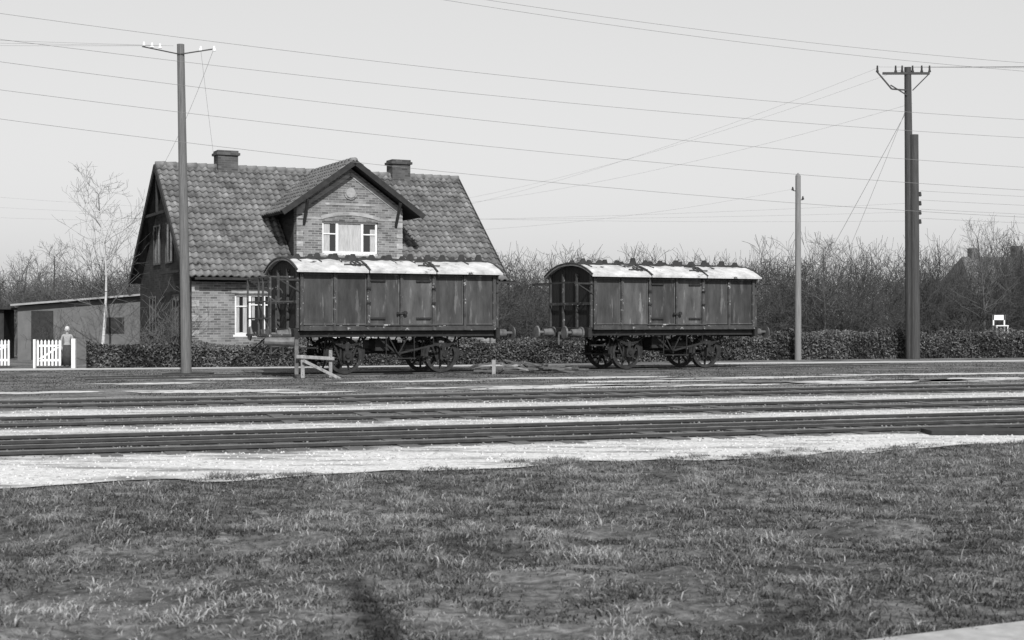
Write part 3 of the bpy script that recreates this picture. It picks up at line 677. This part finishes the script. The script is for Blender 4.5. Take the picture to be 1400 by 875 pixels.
def plant(lst,T_,x,y,sc,scz,rot):
    A=T_.copy(); ca,sa=math.cos(rot),math.sin(rot)
    for o_ in (0,3):
        X_=A[:,o_]*sc;Y_=A[:,o_+1]*sc; A[:,o_]=X_*ca-Y_*sa+x; A[:,o_+1]=X_*sa+Y_*ca+y; A[:,o_+2]*=scz
    lst.append(A)
lst=[]
for row,(yy0,dens) in enumerate(((58.5,1.3),(61.5,1.3),(66,1.5),(73,2.1))):
    x=-4 if row<3 else -8
    while x<32+row*3:
        y_=yy0+.22*x+random.uniform(-1,1)
        px=700+1944*x/y_; top=350-(12 if px>1060 else 0)-(16 if px>1290 else 0)+random.uniform(-9,18)
        hh=1.5+(437.5-top)/1944*y_
        if row==0: hh*=.62
        plant(lst,T[random.randint(0,5)],x,y_,random.uniform(.85,1.15),hh/4.0,random.uniform(0,6.28)); x+=dens*random.uniform(.7,1.3)
segmesh('bare_thicket',np.concatenate(lst),'bark')
lst=[]
for k in range(20):
    x=-27+k*.85+random.uniform(-.4,.4); y_=64+random.uniform(-4,6); plant(lst,T[k%6],x,y_,random.uniform(.7,1),random.uniform(.8,1.25),random.uniform(0,6.28))
segmesh('bare_orchard_trees',np.concatenate(lst),'bark')
lst=[]
for k in range(80):
    x=random.uniform(-75,90); y_=random.uniform(120,160); A=T[k%6].copy(); A[:,6:8]*=2.2; plant(lst,A,x,y_,2.2,random.uniform(1.2,1.8),random.uniform(0,6.28))
segmesh('distant_trees',np.concatenate(lst),'bark_light')
def tree(name,x,y,h,seed,m,r=.12,lean=(0,0),depth=4):
    rr=random.Random(seed); s=[]; p=Vector((x,y,-.05)); d=Vector((lean[0],lean[1],1)).normalized(); n=10; rad=r
    for k in range(n):
        d=(d+Vector((rr.gauss(0,.05),rr.gauss(0,.05),.05))).normalized(); q=p+d*h*.85/n; r2=rad*.86; s.append((*p,*q,rad,r2))
        if k>=2:
            for c in range(3):
                a=rr.uniform(0,6.28); nd=Vector((math.cos(a),math.sin(a),rr.uniform(.5,1.1))).normalized()
                grow(s,q,nd,h*.26*(1.15-.08*k),max(.008,r2*.35),depth-2,rr,.12,(3,5),.18,.004)
        p=q; rad=r2
    return s
def emit(name,s,m):
    E=empty(name); A=np.array(s); k=A[:,6]>.022; segmesh('trunk_and_limbs',A[k],m,E,6); segmesh('twigs',A[~k],'bark_light',E,3)
x,y=polexy(138,51); emit('birch_tree',tree('b',x,y,7.2,3,'birch',.085,(.10,0)),'birch')
x,y=polexy(80,58); emit('bare_tree',tree('b',x,y,4.9,5,'bark_light',.10),'bark')
x,y=polexy(20,60); emit('bare_tree',tree('b',x,y,4.6,8,'bark_light',.10),'bark')
x,y=polexy(1130,60); emit('bare_tree',tree('b',x,y,5.4,12,'bark_light',.10),'bark')
x,y=polexy(1345,62); emit('bare_tree',tree('b',x,y,6.0,14,'bark_light',.10),'bark')
x,y=polexy(228,45.6)
rr=random.Random(4); s=[]
for k in range(26): grow(s,Vector((x+rr.uniform(-.9,.5),y+rr.uniform(-.2,.5),0)),Vector((rr.gauss(0,.2),rr.gauss(0,.2),1)).normalized(),rr.uniform(.8,1.6),.02,2,rr,.25,(3,4),.2,.005)
segmesh('bare_garden_shrub',s,'bark_light')
rr=random.Random(9); s=[]; x,y=polexy(75,50)
for k in range(12): grow(s,Vector((x+rr.uniform(-.7,.7),y+rr.uniform(-.3,.3),0)),Vector((rr.gauss(0,.2),rr.gauss(0,.2),1)).normalized(),rr.uniform(.6,1.2),.02,2,rr,.25,(3,4),.2,.005)
segmesh('bare_garden_shrub',s,'bark')
# ---------------- hedges -----------------
def hedge(name,pts,wd,h,dens=900,sz=(.03,.07)):
    E=empty(name); core=B(); C=[]
    for (a,c) in zip(pts[:-1],pts[1:]):
        a=np.array(a,float);c=np.array(c,float); ln=np.linalg.norm(c-a); u=(c-a)/ln; v=np.array([-u[1],u[0]])
        n=max(2,int(ln/.5))
        for k in range(n):
            p=a+(c-a)*k/n;q=a+(c-a)*(k+1)/n; hh=h*random.uniform(.76,.86); e=.8
            P4=[p-v*wd*.5*e,q-v*wd*.5*e,q+v*wd*.5*e,p+v*wd*.5*e]
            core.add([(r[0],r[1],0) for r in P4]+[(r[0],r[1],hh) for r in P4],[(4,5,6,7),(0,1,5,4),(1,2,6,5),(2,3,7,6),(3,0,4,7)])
        N=int(ln*(h+wd)*dens); t=rng.random(N)*ln; top=rng.random(N)<wd/(h+wd)
        lump=1+.2*(vnoise(t+a[0]*3,t*0,1.2,77)-.5)*2
        off=np.where(top,(rng.random(N)-.5)*wd,-wd/2*rng.uniform(.82,1.12,N)); z=np.where(top,h*rng.uniform(.82,1.14,N)*lump,rng.random(N)*h*lump)
        C.append(np.stack([a[0]+u[0]*t+v[0]*off,a[1]+u[1]*t+v[1]*off,z],1))
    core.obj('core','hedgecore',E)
    C=np.concatenate(C);N=len(C); s_=rng.uniform(*sz,N)[:,None]
    a=rng.normal(size=(N,3));a/=np.linalg.norm(a,axis=1)[:,None]; b_=np.cross(a,rng.normal(size=(N,3)));b_/=np.linalg.norm(b_,axis=1)[:,None]
    V=np.stack([C-a*s_,C-b_*s_*.45,C+a*s_,C+b_*s_*.45],1).reshape(-1,3); F=np.arange(4*N).reshape(-1,4)
    tn=np.clip(rng.normal(.4,.22,N)+(fbm(C[:,0]*1.5,C[:,2]*1.5,1,80)-.5)*1.1,0,1)
    npmesh('foliage',V,F,'leaf',tone=np.repeat(tn,4),parent=E)
hedge('clipped_hedge',[(-13.3,44.5),(-6.5,46.1),(-.3,48.6),(4,50.6)],.7,.74)
hedge('clipped_hedge',[(4.3,51.2),(11,54.4),(16,56.0),(34,60.5)],.9,.92,700)
# ---------------- gate, fence -----------------
def pickets(name,x0,x1,y0,y1,n,h):
    E=empty(name); b=B(); 
    for k in range(n):
        t=k/(n-1); x=x0+(x1-x0)*t;y=y0+(y1-y0)*t; b.box(x-.032,x+.032,y-.012,y+.012,.08,h); b.add([(x-.032,y-.012,h),(x+.032,y-.012,h),(x+.032,y+.012,h),(x-.032,y+.012,h),(x,y-.012,h+.05),(x,y+.012,h+.05)],[(0,1,4),(2,3,5),(1,2,5,4),(3,0,4,5)])
    for z in (.25,.7): b.beam((x0,y0+.03,z),(x1,y1+.03,z),.03,.07)
    b.beam((x0,y0+.03,.25),(x1,y1+.03,.7),.03,.06)
    b.obj('pickets','white',E); return E
x0,y0=polexy(52,44.2); x1,_=polexy(82,44.2); pickets('white_picket_gate',x0,x1,44.2,44.2,7,.84)
b=B(); x,y=polexy(101,44.2); b.box(x-.06,x+.06,y-.06,y+.06,0,.92); x,y=polexy(47,44.2); b.box(x-.02,x+.05,y-.05,y+.05,0,.9); b.obj('gate_posts','white')
x0,y0=polexy(-40,44.4); x1,_=polexy(12,44.4); pickets('white_picket_gate',x0,x1,44.4,44.4,12,.84)
E=empty('garden_shed',(-18.6,53.5,0),math.radians(8)); b=B(); b.box(0,5.2,0,2.6,0,2.0); b.prism([(0,2.001),(5.2,2.001),(5.2,2.45)],0.002,2.6); b.obj('walls','shed',E)
b=B(); b.beam((-.2,1.2,2.06),(5.5,1.2,2.54),3.0,.07); b.obj('roof','shedroof',E); b=B(); b.box(.5,1.3,-.03,-.003,0,1.85); b.box(3.2,3.9,-.03,-.003,1.0,1.6); b.obj('door_and_window','trim',E)
b=B(); b.box(-4.6,-.6,0.5,2.4,0,1.9); b.beam((-4.8,1.5,1.98),(-.3,1.5,1.94),2.4,.08); b.obj('lean_to','trim',E)
E=empty('distant_house',(32,98,0),math.radians(12)); b=B(); b.box(0,7,0,6,0,3.2); b.obj('walls','brick_shade_dark',E)
b=B(); b.add([(-.4,-.5,3.0),(7.4,-.5,3.0),(6.4,3,6.0),(.6,3,6.0),(-.4,6.5,3.0),(7.4,6.5,3.0)],[(0,1,2,3),(3,2,5,4),(0,3,4),(1,5,2)]); b.obj('roof','bark_light',E)
b=B(); b.box(1.2,1.8,2.7,3.3,5.4,6.6); b.box(4.6,5.2,2.7,3.3,5.4,6.8); b.obj('chimneys',M['shed'],E)
x,y=polexy(1368,57.2); E=empty('white_garden_chair',(x,y,0)); b=B()
for a in (-.22,.22):
    b.box(a-.025,a+.025,-.2,-.15,0,1.25); b.box(a-.025,a+.025,.2,.25,0,1.7)
b.box(-.25,.25,-.22,.25,1.25,1.29); b.box(-.25,.25,.2,.23,1.5,1.7); b.obj('frame','white',E)
# ---------------- wooden stop / scrap -----------------
E=empty('wooden_buffer_stop',(-5.05,36.7,0),WU-.25); b=B()
b.box(-.40,-.30,-.08,.02,0,.60); b.box(.32,.41,-.05,.04,0,.72); b.beam((-.52,-.1,.56),(.46,-.1,.50),.05,.09); b.beam((-.35,-.14,.46),(.60,-.3,-.02),.07,.08)
b.obj('timbers','paleboard',E,bev=.01)
b=B(); b.cyl((-1.3,.2,.95),(-.55,.1,.93),.10,.13,12); b.beam((-.5,.1,.1),(-.5,.1,1.0),.1,.1); b.obj('iron_fittings','bufm',E)
E=empty('scrap_timber_pile'); b=B(); rr=random.Random(5)
for k in range(34):
    t=rr.random(); x=-.9+2.6*t+rr.uniform(-.3,.3); y=39.4+.9*t+rr.uniform(-.4,.4); a=rr.uniform(0,3.14); l=rr.uniform(.2,.6); z=rr.uniform(.03,.25)
    b.beam((x-l*math.cos(a),y-l*math.sin(a)*.6,z+rr.uniform(-.03,.15)),(x+l*math.cos(a),y+l*math.sin(a)*.6,z),.06,.05)
b.obj('boards','sleeper',E); b=B()
b.box(-.55,-.45,39.2,39.3,0,.4); b.beam((-.3,39.4,.28),(.6,40.1,.05),.08,.05); b.beam((1.1,40,.10),(1.7,40.3,.14),.1,.05)
b.obj('posts',mat('grey_timber',.12,.28,4),E)
b=B(); px_,py_=xy(11,15.7); b.box(px_-.2,px_+1.8,py_,py_+.5,.01,.07); b.obj('crossing_board','trim')
# ---------------- child behind the gate -----------------
def person(name,loc,h,rot):
    E=empty(name,loc,rot); k=h/1.75
    J={'pel':(0,0,.95,.13),'ch':(0,.02,1.28,.15),'nk':(0,0,1.47,.055),'hd':(0,-.02,1.56,.06),
       'sl':(.18,0,1.40,.06),'el':(.24,-.08,1.14,.045),'wl':(.22,-.28,.98,.03),'sr':(-.18,0,1.40,.06),'er':(-.25,.02,1.13,.045),'wr':(-.24,-.12,.92,.03),
       'hl':(.09,0,.9,.095),'kl':(.10,-.03,.50,.06),'al':(.10,.02,.09,.04),'fl':(.11,-.14,.04,.035),'hr':(-.09,0,.9,.095),'kr':(-.10,0,.5,.06),'ar':(-.10,.03,.09,.04),'fr':(-.11,-.13,.04,.035)}
    ks=list(J); ed=[('pel','ch'),('ch','nk'),('nk','hd'),('ch','sl'),('sl','el'),('el','wl'),('ch','sr'),('sr','er'),('er','wr'),('pel','hl'),('hl','kl'),('kl','al'),('al','fl'),('pel','hr'),('hr','kr'),('kr','ar'),('ar','fr')]
    me=bpy.data.meshes.new('body'); me.from_pydata([tuple(c*k for c in J[a][:3]) for a in ks],[(ks.index(a),ks.index(c)) for a,c in ed],[])
    ob=bpy.data.objects.new('clothed_body',me); S.collection.objects.link(ob); ob.parent=E
    md=ob.modifiers.new('skin','SKIN')
    for i,a in enumerate(ks): me.skin_vertices[0].data[i].radius=(J[a][3]*k,J[a][3]*k)
    me.skin_vertices[0].data[0].use_root=True
    ob.modifiers.new('sub','SUBSURF').levels=2; ob.modifiers['sub'].render_levels=2; me.materials.append(M['cloth'])
    b=B(); b.sphere((0,-.03*k,1.64*k),.095*k,16,12,1.25); b.sphere((0,-.13*k,1.63*k),.018*k,6,5); b.sphere((.095*k,-.02*k,1.63*k),.02*k,6,5); b.sphere((-.095*k,-.02*k,1.63*k),.02*k,6,5)
    for wx,wy,wz in ((.22,-.28,.98),(-.24,-.12,.92)):
        b.cyl((wx*k,wy*k,wz*k),(wx*k,(wy-.04)*k,(wz-.08)*k),.03*k,.035*k,8)
        for f_ in range(4): b.cyl(((wx-.027+.018*f_)*k,(wy-.04)*k,(wz-.08)*k),((wx-.027+.018*f_)*k,(wy-.055)*k,(wz-.15-.01*(f_%3))*k),.009*k,.007*k,6)
        b.cyl(((wx+.03)*k,(wy-.02)*k,(wz-.04)*k),((wx+.05)*k,(wy-.05)*k,(wz-.09)*k),.01*k,.008*k,6)
    b.obj('head_and_hands','skin',E,smooth=True)
    b=B(); b.sphere((0,.0,1.67*k),.105*k,16,12,1.15); b.obj('hair','hair',E,smooth=True)
    b=B(); b.sphere((.035*k,-.118*k,1.65*k),.012*k,6,5); b.sphere((-.035*k,-.118*k,1.65*k),.012*k,6,5); b.beam((-.025*k,-.122*k,1.585*k),(.025*k,-.122*k,1.585*k),.01*k,.008*k); b.obj('eyes_and_mouth','iron',E)
    b=B(); n=14; b.cyl((0,0,.98*k),(0,0,.10*k),.16*k,.24*k,n); b.obj('skirt','clothd',E,smooth=True)
x,y=polexy(92,44.9); person('child',(x,y,0),1.28,.3)
